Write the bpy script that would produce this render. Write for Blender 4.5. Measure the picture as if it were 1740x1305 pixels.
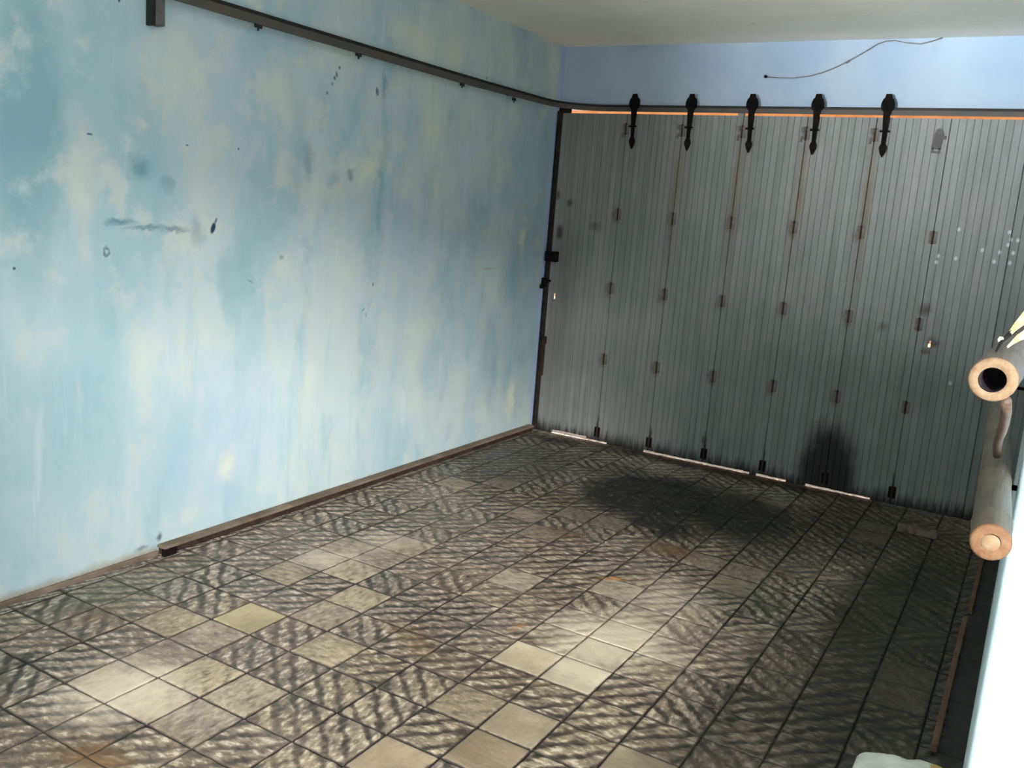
import bpy, bmesh, math, random
from mathutils import Vector, Matrix, noise as mn

S = bpy.context.scene
for _o in list(bpy.data.objects):
    bpy.data.objects.remove(_o, do_unlink=True)
COL = S.collection
PI = math.pi

# ------------------------------------------------------------------ camera
cam_d = bpy.data.cameras.new('camera')
cam_d.sensor_width = 36.0
cam_d.lens = 1543.5 / 1740.0 * 36.0
cam_d.clip_start = 0.02
cam = bpy.data.objects.new('camera', cam_d)
COL.objects.link(cam)
right = Vector((0.85787828, 0.50818500, 0.07611088))
down = Vector((0.15907153, -0.12179869, -0.97972513))
fwd = Vector((-0.48861141, 0.85259198, -0.18532621))
M4 = Matrix.Identity(4)
for i in range(3):
    M4[i][0], M4[i][1], M4[i][2] = right[i], -down[i], -fwd[i]
M4.translation = Vector((3.1845, -5.9508, 1.598))
cam.matrix_world = M4
S.camera = cam

# ------------------------------------------------------------------ view, sky, sun, daylight
S.view_settings.view_transform = 'Standard'
S.view_settings.look = 'None'
S.view_settings.gamma = 1.0
S.view_settings.use_curve_mapping = False
S.view_settings.exposure = 0.0
S.cycles.use_denoising = True
S.cycles.max_bounces = 10
S.cycles.diffuse_bounces = 6
S.cycles.sample_clamp_indirect = 8.0

world = bpy.data.worlds.new('sky')
S.world = world
world.use_nodes = True
wn = world.node_tree.nodes
wn['Background'].inputs['Color'].default_value = (0.80, 0.90, 1.0, 1)
wn['Background'].inputs['Strength'].default_value = 2.5


def lamp(name, kind, loc, target, energy, color, size=None, size_y=None, spread=None):
    d = bpy.data.lights.new(name, kind)
    d.energy = energy
    d.color = color
    if kind == 'AREA':
        d.shape = 'RECTANGLE'
        d.size = size
        d.size_y = size_y or size
        if spread:
            d.spread = spread
    if kind == 'SUN':
        d.angle = math.radians(0.6)
    o = bpy.data.objects.new(name, d)
    COL.objects.link(o)
    o.location = loc
    v = Vector(target) - Vector(loc)
    o.rotation_euler = v.to_track_quat('-Z', 'Y').to_euler()
    return o


# sun over the street in front of the garage door
lamp('sun', 'SUN', (6, 5, 8), (0, 0.9, 0), 28.0, (1.0, 0.88, 0.72))
# bright sunlit yard seen through the opening behind and right of the camera
lamp('yard_daylight', 'AREA', (9.4, -13.5, 3.6), (0.6, -1.6, 0.4), 3150, (1.0, 0.97, 0.93), 2.6, 1.5)
# added fill lamp for door and ceiling, behind a made-up rear window
lamp('added_rear_fill', 'AREA', (0.45, -9.6, 1.05), (1.15, -6.9, 2.05), 3300, (0.95, 0.98, 1.0), 0.9, 1.8)


# ------------------------------------------------------------------ helpers
def link(name, me, mat=None, parent=None):
    o = bpy.data.objects.new(name, me)
    COL.objects.link(o)
    if mat is not None:
        me.materials.append(mat)
    if parent is not None:
        o.parent = parent
    return o


def obj(name, bm, mat=None, parent=None, smooth=False):
    me = bpy.data.meshes.new(name)
    bmesh.ops.recalc_face_normals(bm, faces=bm.faces)
    bm.to_mesh(me)
    bm.free()
    if smooth:
        for p in me.polygons:
            p.use_smooth = True
    return link(name, me, mat, parent)


def empty(name, loc=(0, 0, 0)):
    o = bpy.data.objects.new(name, None)
    COL.objects.link(o)
    o.location = loc
    o.empty_display_size = 0.1
    return o


def tag(o, label, cat, group=None):
    o['label'] = label
    o['category'] = cat
    if group:
        o['group'] = group
    return o


def struct(o):
    o['kind'] = 'structure'
    return o


def add_box(bm, x0, x1, y0, y1, z0, z1, bev=0.0):
    vs = [bm.verts.new(p) for p in ((x0, y0, z0), (x1, y0, z0), (x1, y1, z0), (x0, y1, z0),
                                    (x0, y0, z1), (x1, y0, z1), (x1, y1, z1), (x0, y1, z1))]
    fs = [bm.faces.new([vs[i] for i in f]) for f in ((0, 3, 2, 1), (4, 5, 6, 7), (0, 1, 5, 4),
                                                     (1, 2, 6, 5), (2, 3, 7, 6), (3, 0, 4, 7))]
    if bev:
        es = list({e for f in fs for e in f.edges})
        bmesh.ops.bevel(bm, geom=es, offset=bev, segments=2, affect='EDGES', profile=0.5)
    return bm


def box(*a, bev=0.0):
    return add_box(bmesh.new(), *a, bev=bev)


def add_tube(bm, pts, radii, n=12, cap=True, squash=None):
    """sweep of circles along a list of points"""
    pts = [Vector(p) for p in pts]
    if not hasattr(radii, '__len__'):
        radii = [radii] * len(pts)
    rings = []
    up = Vector((0, 0, 1))
    t0 = (pts[1] - pts[0]).normalized()
    if abs(t0.dot(up)) > 0.95:
        up = Vector((1, 0, 0))
    a = t0.cross(up).normalized()
    for i, p in enumerate(pts):
        t = (pts[min(i + 1, len(pts) - 1)] - pts[max(i - 1, 0)]).normalized()
        a = (a - t * a.dot(t)).normalized()
        b = t.cross(a)
        rings.append([bm.verts.new(p + (a * math.cos(2 * PI * k / n) + b * math.sin(2 * PI * k / n)) * radii[i])
                      for k in range(n)])
    for r0, r1 in zip(rings, rings[1:]):
        for k in range(n):
            bm.faces.new((r0[k], r0[(k + 1) % n], r1[(k + 1) % n], r1[k]))
    if cap:
        bm.faces.new(rings[0][::-1])
        bm.faces.new(rings[-1])
    return bm


def tube(*a, **k):
    return add_tube(bmesh.new(), *a, **k)


def add_prism(bm, outline, y0, y1):
    """outline in (x,z), extruded along y"""
    f = [bm.verts.new((x, y0, z)) for x, z in outline]
    b = [bm.verts.new((x, y1, z)) for x, z in outline]
    bm.faces.new(f)
    bm.faces.new(b[::-1])
    n = len(outline)
    for i in range(n):
        bm.faces.new((f[i], b[i], b[(i + 1) % n], f[(i + 1) % n]))
    return bm


# ------------------------------------------------------------------ node helper
class NT:
    def __init__(self, name, rough=0.7, spec=0.3, metal=0.0):
        self.m = bpy.data.materials.new(name)
        self.m.use_nodes = True
        self.t = self.m.node_tree
        self.n = self.t.nodes
        self.b = self.n['Principled BSDF']
        self.b.inputs['Roughness'].default_value = rough
        self.b.inputs['Specular IOR Level'].default_value = spec
        self.b.inputs['Metallic'].default_value = metal
        self._pos = None

    def new(self, kind, **kw):
        nd = self.n.new(kind)
        for k, v in kw.items():
            setattr(nd, k, v)
        return nd

    def put(self, sock, v):
        if isinstance(v, bpy.types.NodeSocket):
            self.t.links.new(v, sock)
        else:
            if sock.type == 'RGBA' and len(v) == 3:
                v = (*v, 1)
            sock.default_value = v

    def pos(self):
        if self._pos is None:
            self._pos = self.new('ShaderNodeNewGeometry').outputs['Position']
        return self._pos

    def objco(self):
        return self.new('ShaderNodeTexCoord').outputs['Object']

    def math(self, op, a, b=0.0, c=None, clamp=False):
        nd = self.new('ShaderNodeMath', operation=op, use_clamp=clamp)
        self.put(nd.inputs[0], a)
        self.put(nd.inputs[1], b)
        if c is not None:
            self.put(nd.inputs[2], c)
        return nd.outputs[0]

    def mapping(self, v, loc=(0, 0, 0), rot=(0, 0, 0), scale=(1, 1, 1), kind='POINT'):
        nd = self.new('ShaderNodeMapping', vector_type=kind)
        self.put(nd.inputs['Vector'], v)
        nd.inputs['Location'].default_value = loc
        nd.inputs['Rotation'].default_value = rot
        nd.inputs['Scale'].default_value = scale
        return nd.outputs[0]

    def noise(self, v, scale=1.0, detail=3.0, rough=0.55, dist=0.0, color=False):
        nd = self.new('ShaderNodeTexNoise')
        self.put(nd.inputs['Vector'], v)
        nd.inputs['Scale'].default_value = scale
        nd.inputs['Detail'].default_value = detail
        nd.inputs['Roughness'].default_value = rough
        nd.inputs['Distortion'].default_value = dist
        return nd.outputs['Color' if color else 'Fac']

    def step(self, v, a, b, lo=0.0, hi=1.0):
        """smoothstep from a to b mapped to lo..hi"""
        nd = self.new('ShaderNodeMapRange', interpolation_type='SMOOTHSTEP')
        self.put(nd.inputs['Value'], v)
        nd.inputs['From Min'].default_value = a
        nd.inputs['From Max'].default_value = b
        nd.inputs['To Min'].default_value = lo
        nd.inputs['To Max'].default_value = hi
        return nd.outputs[0]

    def mix(self, f, a, b, blend='MIX'):
        nd = self.new('ShaderNodeMix', data_type='RGBA', blend_type=blend)
        self.put(nd.inputs[0], f)
        self.put(nd.inputs[6], a)
        self.put(nd.inputs[7], b)
        return nd.outputs[2]

    def warp(self, v, scale, amp):
        c = self.noise(v, scale, 3, 0.6, color=True)
        nd = self.new('ShaderNodeVectorMath', operation='MULTIPLY_ADD')
        self.put(nd.inputs[0], c)
        nd.inputs[1].default_value = (amp, amp, amp)
        add = self.new('ShaderNodeVectorMath', operation='ADD')
        self.put(add.inputs[0], v)
        add.inputs[1].default_value = (-amp / 2,) * 3
        self.put(nd.inputs[2], add.outputs[0])
        return nd.outputs[0]

    def blob(self, v, c, r, rot=(0, 0, 0), inner=0.2, amt=1.0):
        m = self.mapping(v, c, rot, r, 'TEXTURE')
        ln = self.new('ShaderNodeVectorMath', operation='LENGTH')
        self.put(ln.inputs[0], m)
        return self.step(ln.outputs['Value'], inner, 1.0, amt, 0.0)

    def mx(self, *fs):
        o = fs[0]
        for f in fs[1:]:
            o = self.math('MAXIMUM', o, f)
        return o

    def bump(self, h, strength=0.3, dist=0.01):
        nd = self.new('ShaderNodeBump')
        nd.inputs['Strength'].default_value = strength
        nd.inputs['Distance'].default_value = dist
        self.put(nd.inputs['Height'], h)
        self.t.links.new(nd.outputs[0], self.b.inputs['Normal'])

    def base(self, c):
        self.put(self.b.inputs['Base Color'], c)
        return self.m


# ------------------------------------------------------------------ materials
def mat_wall_left():
    q = NT('blue_limewash', 0.85, 0.15)
    p = q.pos()
    w = q.warp(p, 2.2, 0.25)
    stretch = q.mapping(w, scale=(1, 1, 0.45))
    n_big = q.noise(stretch, 1.5, 3, 0.5)
    n_mid = q.noise(stretch, 4.2, 4, 0.6)
    streak = q.noise(q.mapping(p, scale=(1, 1, 0.12)), 7.5, 4, 0.6)
    fine = q.noise(p, 38, 4, 0.6)
    c = q.mix(q.step(n_big, 0.36, 0.62), (0.36, 0.50, 0.55), (0.49, 0.585, 0.585))
    c = q.mix(q.step(n_mid, 0.50, 0.75, 0, 0.6), c, (0.60, 0.64, 0.56))          # thin, chalky patches
    c = q.mix(q.step(n_mid, 0.50, 0.25, 0, 0.6), c, (0.26, 0.42, 0.46))           # damp teal patches
    iso = q.noise(q.warp(p, 4, .12), 4.6, 5, 0.62)
    sz = q.new('ShaderNodeSeparateXYZ')
    q.put(sz.inputs[0], w)
    old = q.step(sz.outputs[2], 0.75, 1.5, 0.3, 1.0)                               # lower half repainted smoother
    c = q.mix(q.math('MULTIPLY', q.step(iso, 0.50, 0.66, 0, 0.6), old), c, (0.60, 0.63, 0.55))
    c = q.mix(q.math('MULTIPLY', q.step(iso, 0.43, 0.28, 0, 0.45), old), c, (0.26, 0.42, 0.50))
    c = q.mix(q.step(streak, 0.54, 0.76, 0, 0.5), c, (0.27, 0.45, 0.52))         # runs of damp
    c = q.mix(q.step(streak, 0.40, 0.28, 0, 0.35), c, (0.66, 0.70, 0.68))
    c = q.mix(q.step(q.noise(p, 1.1, 2, 0.5), 0.55, 0.72, 0, 0.4), c, (0.42, 0.52, 0.68))
    pj = q.warp(q.warp(p, 3, 0.12), 14, 0.09)
    ps = q.warp(p, 30, 0.03)

    def B(v, y, z, ry, rz, rot=0.0, inner=0.2, amt=1.0):
        return q.blob(v, (0, y, z), (1, ry, rz), (rot, 0, 0), inner, amt)
    # the upper wall is older and more stained than the lower half
    c = q.mix(q.math('MULTIPLY', B(pj, -3.98, 1.80, .20, .80, 0, .35, .8), q.step(iso, 0.68, 0.5, 0.3, 1.0)), c, (0.20, 0.36, 0.41))
    teal = q.mx(B(pj, -3.52, 1.66, .07, .09, 0, .1, .7),
                B(pj, -2.61, 1.85, .09, .38, 0, .1, .7), B(pj, -1.98, 1.75, .035, .75, 0, .2, .7),
                B(pj, -3.05, 2.36, .16, .10, 0, .1, .5), B(pj, -2.36, 1.70, .09, .06, .5, .1, .7),
                B(pj, -0.72, 0.62, .20, .50, 0, .3, .85), B(pj, -0.45, 0.80, .30, .75, 0, .3, .75), B(pj, -0.30, .42, .14, .45, 0, .3, .6),
                B(pj, -1.05, 1.6, .3, .5, 0, .1, .35),
                B(pj, -1.3, 2.05, .22, .2, 0, .1, .35))
    c = q.mix(q.math('MULTIPLY', teal, q.step(n_mid, 0.3, 0.6, 0.85, 0.4)), c, (0.19, 0.34, 0.39))
    cream = q.mx(B(pj, -0.41, 1.425, .05, .13, 0, .2, .8), B(pj, -0.40, 0.28, .10, .22, 0, .2, .8),
                 B(pj, -3.03, .33, .09, .12, 0, .1, .8), B(pj, -2.10, 1.76, .12, .13, 0, .2, .7),
                 B(pj, -3.35, 2.05, .30, .38, 0, .1, .45), B(pj, -2.75, 2.05, .25, .25, 0, .1, .4),
                 B(pj, -3.76, 1.62, .13, .35, 0, .1, .45), B(pj, -1.55, 2.05, .12, .25, 0, .1, .45),
                 B(pj, -1.35, 2.50, .18, .14, 0, .1, .55), B(pj, -1.7, 2.45, .16, .14, 0, .1, .5))
    c = q.mix(cream, c, (0.66, 0.66, 0.54))
    # bluer, cleaner paint along the door corner
    c = q.mix(B(q.warp(p, 6, .03), 0.0, 1.2, .13, 2.6, 0, .55, .85), c, (0.40, 0.52, 0.80))
    pd = q.warp(q.warp(p, 6, .05), 26, .05)
    dark = q.mx(B(pd, -3.60, 1.44, .10, .022, .12, .1, .75), B(pd, -3.47, 1.425, .15, .018, .1, .1, .7),
                B(pd, -3.34, 1.42, .13, .024, -.08, .1, .7), B(pj, -3.22, 1.40, .07, .09, .3, .1, .35),
                B(pj, -3.50, 1.665, .07, .06, 0, .1, .45), B(pj, -3.37, 1.60, .05, .06, .5, .1, .4), B(pj, -2.22, 1.72, .05, .03, .4, .1, .6),
                B(pj, -2.55, 1.76, .05, .14, 0, .1, .45), B(pj, -1.98, 2.20, .05, .10, 0, .1, .5))
    c = q.mix(dark, c, (0.10, 0.20, 0.26))
    holes = q.mx(B(p, -3.133, 1.43, .016, .034, -.35, .5, 1), B(p, -3.118, 1.462, .007, .020, -.4, .4, .8),
                 B(p, -4.033, 1.265, .008, .008, 0, .4, .9), B(p, -3.729, 1.765, .018, .006, 0, .4, .8),
                 B(p, -3.277, 1.769, .012, .005, 0, .3, .8), B(p, -2.997, 1.781, .007, .008, 0, .3, .8),
                 B(p, -2.053, 2.164, .016, .028, .2, .5, .7), B(p, -2.353, 2.235, .010, .012, 0, .4, .7),
                 B(p, -2.372, 2.200, .010, .018, .4, .4, .8), B(p, -2.385, 2.182, .012, .014, 0, .4, .7),
                 B(p, -2.402, 2.150, .010, .010, 0, .4, .6), B(p, -2.436, 2.102, .012, .012, 0, .4, .6),
                 B(p, -2.012, 1.151, .006, .016, 0, .4, .9), B(p, -2.714, 1.301, .020, .016, 0, .3, .4),
                 B(p, -3.6, 2.27, .008, .010, 0, .4, .9), B(p, -2.085, 1.015, .022, .003, .7, .4, .8),
                 B(p, -2.062, .985, .004, .02, 0, .4, .7), B(p, -1.0, 2.40, .008, .01, 0, .3, .8),
                 B(p, -2.91, 1.19, .03, .007, -.4, .3, .35))
    ring = q.math('SUBTRACT', B(ps, -3.66, 1.325, .017, .028, 0, .7, .6), B(ps, -3.66, 1.329, .010, .014, 0, .4, .6), clamp=True)
    c = q.mix(q.mx(holes, ring), c, (0.018, 0.05, 0.10))
    c = q.mix(B(ps, -.80, 1.222, .14, .008, 0, .3, .55), c, (0.45, 0.24, 0.22))    # pinkish scratch
    # grime at the foot of the wall
    sep = q.new('ShaderNodeSeparateXYZ')
    q.put(sep.inputs[0], q.warp(p, 14, 0.05))
    c = q.mix(q.step(sep.outputs[2], 0.055, 0.015, 0, 0.6), c, (0.30, 0.20, 0.10))
    c = q.mix(q.mx(B(ps, -3.41, .075, .02, .03, 0, .2, .8), B(ps, -3.5, .05, .05, .02, 0, .1, .6)), c, (0.05, 0.05, 0.10))
    q.bump(q.math('ADD', q.math('MULTIPLY', fine, 0.3), n_mid), 0.12, 0.02)
    return q.base(c)


def mat_wall_plain(name, a, b, cc):
    q = NT(name, 0.85, 0.15)
    p = q.pos()
    n = q.noise(p, 2.2, 4, 0.55)
    c = q.mix(q.step(n, 0.35, 0.65), a, b)
    c = q.mix(q.step(q.noise(p, 6, 4, 0.6), 0.58, 0.75, 0, 0.4), c, cc)
    q.bump(q.noise(p, 40, 4, 0.6), 0.1, 0.01)
    return q.base(c)


def mat_ceiling():
    q = NT('ceiling_plaster', 0.9, 0.1)
    p = q.pos()
    c = q.mix(q.step(q.noise(p, 1.4, 4, 0.6), 0.3, 0.7), (0.86, 0.83, 0.74), (0.93, 0.90, 0.81))
    c = q.mix(q.step(q.noise(p, 9, 4, 0.6), 0.62, 0.8, 0, 0.3), c, (0.5, 0.46, 0.38))
    q.bump(q.noise(p, 25, 4, 0.6), 0.15, 0.01)
    return q.base(c)


def mat_tile():
    q = NT('ribbed_cement_tile', 0.52, 0.42)
    p = q.pos()
    at = q.new('ShaderNodeAttribute', attribute_name='rib')
    oi = q.new('ShaderNodeObjectInfo')
    r = at.outputs['Fac']
    ribbed = oi.outputs['Alpha']
    loc = q.new('ShaderNodeVectorMath', operation='ADD')
    q.put(loc.inputs[0], q.mapping(q.objco(), rot=(0, 0, -PI / 4), scale=(0.5, 1.0, 1.0)))
    q.put(loc.inputs[1], q.math('MULTIPLY', oi.outputs['Random'], 37.0))
    peb = q.noise(loc.outputs[0], 52, 3, 0.6)            # stone mottling drawn out along the ribs
    soft = q.noise(p, 24, 4, 0.65)
    grit = q.noise(p, 150, 3, 0.6)
    med = q.noise(p, 7, 4, 0.6)
    big = q.noise(p, 1.9, 3, 0.55)
    tint = q.mix(0.30, oi.outputs['Color'], q.mix(q.step(med, 0.35, 0.65), (0.11, 0.082, 0.056), (0.43, 0.33, 0.215)))
    c = q.mix(q.step(big, 0.42, 0.66, 0, 0.55), tint, (0.19, 0.13, 0.075))
    c = q.mix(q.math('MULTIPLY', q.step(soft, 0.52, 0.30, 0, 0.7), ribbed), c, (0.095, 0.08, 0.065))
    c = q.mix(q.math('MULTIPLY', q.step(peb, 0.50, 0.28, 0, 0.75), ribbed), c, (0.072, 0.062, 0.05))
    c = q.mix(q.step(soft, 0.36, 0.24, 0, 0.5), c, (0.10, 0.085, 0.065))
    fleck = q.math('MULTIPLY', q.math('MULTIPLY', q.step(peb, 0.50, 0.66), q.step(r, 0.3, 0.8)), ribbed)
    c = q.mix(q.math('MULTIPLY', fleck, 0.8), c, (0.68, 0.575, 0.44))              # worn rib tops
    c = q.mix(q.step(grit, 0.64, 0.76, 0, 0.3), c, (0.07, 0.065, 0.06))
    g = q.math('ADD', r, q.math('MULTIPLY', q.math('SUBTRACT', peb, 0.5), 1.1))
    grooves = q.math('MULTIPLY', q.step(g, 0.80, 0.18), q.step(q.noise(p, 1.7, 3, 0.6), 0.35, 0.6, 0.55, 0.95))
    joint = q.math('MULTIPLY', q.step(r, 0.15, 0.02), q.step(q.noise(p, 3.5, 3, 0.6), 0.35, 0.6, 0.55, 1.0))
    w = q.warp(p, 5, 0.35)
    w2 = q.warp(p, 16, 0.14)

    def B(v, x, y, rx, ry, rot=0.0, inner=0.2, amt=1.0):
        return q.blob(v, (x, y, 0), (rx, ry, 1), (0, 0, rot), inner, amt)
    pale = q.mx(B(w, .575, -2.95, .22, .22, 0, .1, .6), B(w, .65, -2.65, .18, .25, 0, .1, .5),
                B(w, .86, -4.22, .30, .28, .5, .2, .75), B(w, 1.95, -2.85, .36, .42, 0, .2, .9),
                B(w2, 1.95, -3.0, .10, .10, 0, .1, .6), B(w, 2.0, -2.35, .3, .4, .4, .1, .45))
    c = q.mix(q.math('MULTIPLY', grooves, 0.96), c, (0.026, 0.022, 0.018))        # dirt packed in the grooves
    c = q.mix(q.math('MULTIPLY', pale, q.step(g, 0.0, 0.6, 0.55, 1.0)), c, (0.70, 0.59, 0.45))  # pale tiles, with the mid-floor pool of light painted in
    rust = q.mx(B(w2, 1.78, -1.77, .22, .13, .3, .1, .8), B(w2, 1.25, -1.92, .18, .10, 0, .1, .55),
                B(w2, 1.10, -4.5, .2, .12, 0, .1, .8), B(w2, 1.35, -3.35, .30, .09, -.4, .1, .45),
                B(w2, .3, -3.95, .12, .18, 0, .1, .5))
    c = q.mix(rust, c, (0.17, 0.085, 0.03))
    c = q.mix(q.mx(B(w2, 1.70, -2.30, .085, .035, .5, .3, .9), B(w2, 1.60, -3.0, .03, .05, 0, .3, .5)), c, (0.48, 0.20, 0.06))
    green = q.mx(B(w, 2.3, -2.1, .28, .22, 0, .1, .45), B(w, .2, -3.75, .25, .5, 0, .1, .45),
                 B(w, 2.85, -1.6, .35, 1.1, 0, .1, .4), B(w, .75, -2.1, .35, .35, 0, .1, .25))
    c = q.mix(green, c, (0.075, 0.085, 0.05))
    # old oil soaked in below the door and greasy soot along its foot
    oil = q.mx(B(w, 1.40, -1.0, .70, .66, .3, .5, .98), B(w, 1.85, -.95, .50, .70, .3, .4, .95), B(w, 1.60, -1.42, .38, .30, .4, .3, .93), B(w, 1.05, -.75, .5, .5, 0, .2, .7), B(w, .40, -.9, .75, 1.1, 0, .2, .65), B(w, 1.2, -1.5, .9, .7, 0, .1, .45),
               B(w, .30, -.22, .45, .16, 0, .2, .85), B(w, 1.6, -.10, 1.7, .20, 0, .3, .85))
    grime_shade = q.mx(B(w, 2.95, -2.2, .55, 2.6, 0, .4, .9), B(w, 2.62, -3.3, .45, 1.0, 0, .25, .8), B(w, 2.6, -.7, .8, .9, 0, .3, .8),
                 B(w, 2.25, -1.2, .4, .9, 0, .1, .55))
    c = q.mix(grime_shade, c, (0.13, 0.145, 0.125), 'MULTIPLY')  # grime film plus the right wall's shade, painted into the tile colour
    c = q.mix(q.math('MULTIPLY', oil, q.step(fleck, 0.2, 1.0, 1.0, 0.82)), c, (0.010, 0.010, 0.009))
    c = q.mix(q.mx(B(w2, .45, -4.45, .16, .12, 0, .1, .8), B(w2, .45, -4.30, .05, .05, 0, .3, .9)), c, (0.02, 0.018, 0.016))
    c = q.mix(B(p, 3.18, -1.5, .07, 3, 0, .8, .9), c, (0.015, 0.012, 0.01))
    c = q.mix(q.math('MULTIPLY', joint, 0.9), c, (0.022, 0.018, 0.015))
    q.put(q.b.inputs['Roughness'], q.step(med, 0.3, 0.7, 0.42, 0.62))
    q.bump(q.math('ADD', q.math('MULTIPLY', peb, 0.8), q.math('MULTIPLY', grit, 0.3)), 0.5, 0.004)
    return q.base(c)


SEAMS = [0.535, 0.940, 1.345, 1.750, 2.155, 2.560, 2.965]
HINGE_Z = [2.215, 1.640, 1.125, 0.615, 0.075]


def mat_door():
    q = NT('grey_painted_boards', 0.55, 0.35)
    p = q.pos()
    oi = q.new('ShaderNodeObjectInfo')
    rnd = oi.outputs['Random']
    streak = q.noise(q.mapping(p, scale=(1, 1, 0.06)), 26, 4, 0.6)
    long_ = q.noise(q.mapping(p, scale=(1, 1, 0.16)), 5, 3, 0.55)
    n = q.noise(p, 3.0, 4, 0.6)
    c = q.mix(q.step(n, 0.3, 0.7), (0.185, 0.200, 0.185), (0.235, 0.235, 0.225))
    c = q.mix(q.step(streak, 0.35, 0.68, 0, 0.5), c, (0.12, 0.13, 0.12))
    c = q.mix(q.math('MULTIPLY', rnd, 0.25), c, (0.30, 0.29, 0.30))
    w = q.warp(p, 12, 0.06)
    wv = q.warp(q.mapping(p, scale=(1, 1, 0.35)), 22, 0.07)

    def B(v, x, z, rx, rz, inner=0.1, amt=1.0, rot=0.0):
        return q.blob(v, (x, 0, z), (rx, 1, rz), (0, rot, 0), inner, amt)
    # rust runs below the hangers and hinges
    runs = q.mx(*[B(p, s + 0.005, 1.80, .055, .75, .1, .75 if i < 4 else .3) for i, s in enumerate(SEAMS[1:5])])
    runs = q.math('MULTIPLY', runs, q.step(streak, 0.35, 0.6, 0.4, 1.0))
    c = q.mix(runs, c, (0.15, 0.105, 0.06))
    spots = q.mx(*[B(w, s - 0.010, z - 0.01, .048, .080, .1, .8) for s in SEAMS[:5] for z in HINGE_Z[1:4]])
    c = q.mix(spots, c, (0.09, 0.062, 0.04))
    c = q.mix(q.mx(B(w, .094, 1.481, .045, .085, .2, .92), B(w, .145, 1.695, .035, .04, .2, .7),
                   B(w, .371, 1.544, .07, .06, .1, .45), B(w, .053, 1.752, .025, .06, .2, .8),
                   B(w, 2.577, 1.218, .05, .06, .1, .8), B(w, 2.357, 1.083, .05, .05, .1, .5),
                   B(w, 2.655, 1.03, .05, .05, .2, .75), B(w, 2.62, .97, .035, .035, .2, .7),
                   B(w, .16, .9, .18, 1.1, .1, .35)), c, (0.045, 0.026, 0.022))
    # soot where something was burnt against the door, and splash dirt along the foot
    soot = q.mx(B(wv, 2.155, .06 * .35, .24, .50 * .35, .5, .98), B(wv, 2.15, .02, .20, .12, .5, .98))
    sep = q.new('ShaderNodeSeparateXYZ')
    q.put(sep.inputs[0], p)
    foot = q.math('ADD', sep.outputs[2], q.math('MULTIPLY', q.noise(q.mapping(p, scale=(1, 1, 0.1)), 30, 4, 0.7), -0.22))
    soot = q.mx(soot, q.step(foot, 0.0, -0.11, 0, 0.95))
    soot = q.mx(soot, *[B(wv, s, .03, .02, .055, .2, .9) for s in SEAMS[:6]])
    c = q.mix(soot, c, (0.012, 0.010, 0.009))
    # chipped white flecks on the right-hand boards
    flecks = q.mx(*[B(p, x, z, .013, .017, .3, .75) for x, z in
                    ((2.604, 1.536), (2.60, 1.50), (2.691, 1.697), (2.83, 1.59), (2.92, 1.585), (2.988, 1.587),
                     (2.952, 1.701), (2.70, 1.53), (2.965, 1.66), (3.0, 1.66), (2.90, 1.53), (2.98, 1.53),
                     (2.955, 1.63), (2.78, .80))])
    c = q.mix(flecks, c, (0.62, 0.62, 0.64))
    q.bump(streak, 0.15, 0.004)
    return q.base(c)


def mat_metal(name, a, b, rough=0.6, spec=0.3, metal=0.0, scale=14):
    q = NT(name, rough, spec, metal)
    p = q.objco()
    n = q.noise(p, scale, 5, 0.65)
    c = q.mix(q.step(n, 0.35, 0.68), a, b)
    q.bump(q.noise(p, scale * 5, 4, 0.6), 0.2, 0.002)
    return q.base(c)


def mat_bamboo(name, a, b):
    q = NT(name, 0.5, 0.35)
    p = q.objco()
    fib = q.noise(q.mapping(p, scale=(1, 0.05, 1)), 180, 3, 0.6)
    n = q.noise(p, 16, 4, 0.6)
    c = q.mix(q.step(fib, 0.35, 0.65), a, b)
    c = q.mix(q.step(n, 0.5, 0.7, 0, 0.6), c, (0.13, 0.10, 0.075))
    q.bump(fib, 0.25, 0.002)
    return q.base(c)


def mat_cut(name, a, b):
    q = NT(name, 0.75, 0.2)
    p = q.objco()
    n = q.noise(p, 90, 4, 0.65)
    c = q.mix(q.step(n, 0.3, 0.7), a, b)
    c = q.mix(q.step(q.noise(p, 30, 3, 0.6), 0.58, 0.72, 0, 0.6), c, (0.17, 0.09, 0.045))
    return q.base(c)


def mat_sack():
    q = NT('woven_plastic_sack', 0.55, 0.3)
    p = q.pos()
    c = q.mix(q.step(q.noise(p, 12, 4, 0.6), 0.35, 0.65), (0.76, 0.77, 0.68), (0.88, 0.87, 0.80))
    c = q.mix(q.blob(q.warp(p, 20, .02), (3.135, -3.25, .09), (.022, .4, .3), inner=.6), c, (0.70, 0.50, 0.14))
    c = q.mix(q.blob(q.warp(p, 20, .02), (3.18, -3.25, .09), (.030, .4, .3), inner=.6), c, (0.55, 0.34, 0.30))
    q.bump(q.noise(p, 60, 4, 0.6), 0.2, 0.004)
    return q.base(c)


def mat_plain(name, c1, c2, scale=20, rough=0.7):
    q = NT(name, rough, 0.25)
    p = q.objco()
    c = q.mix(q.step(q.noise(p, scale, 4, 0.6), 0.35, 0.65), c1, c2)
    return q.base(c)


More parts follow.
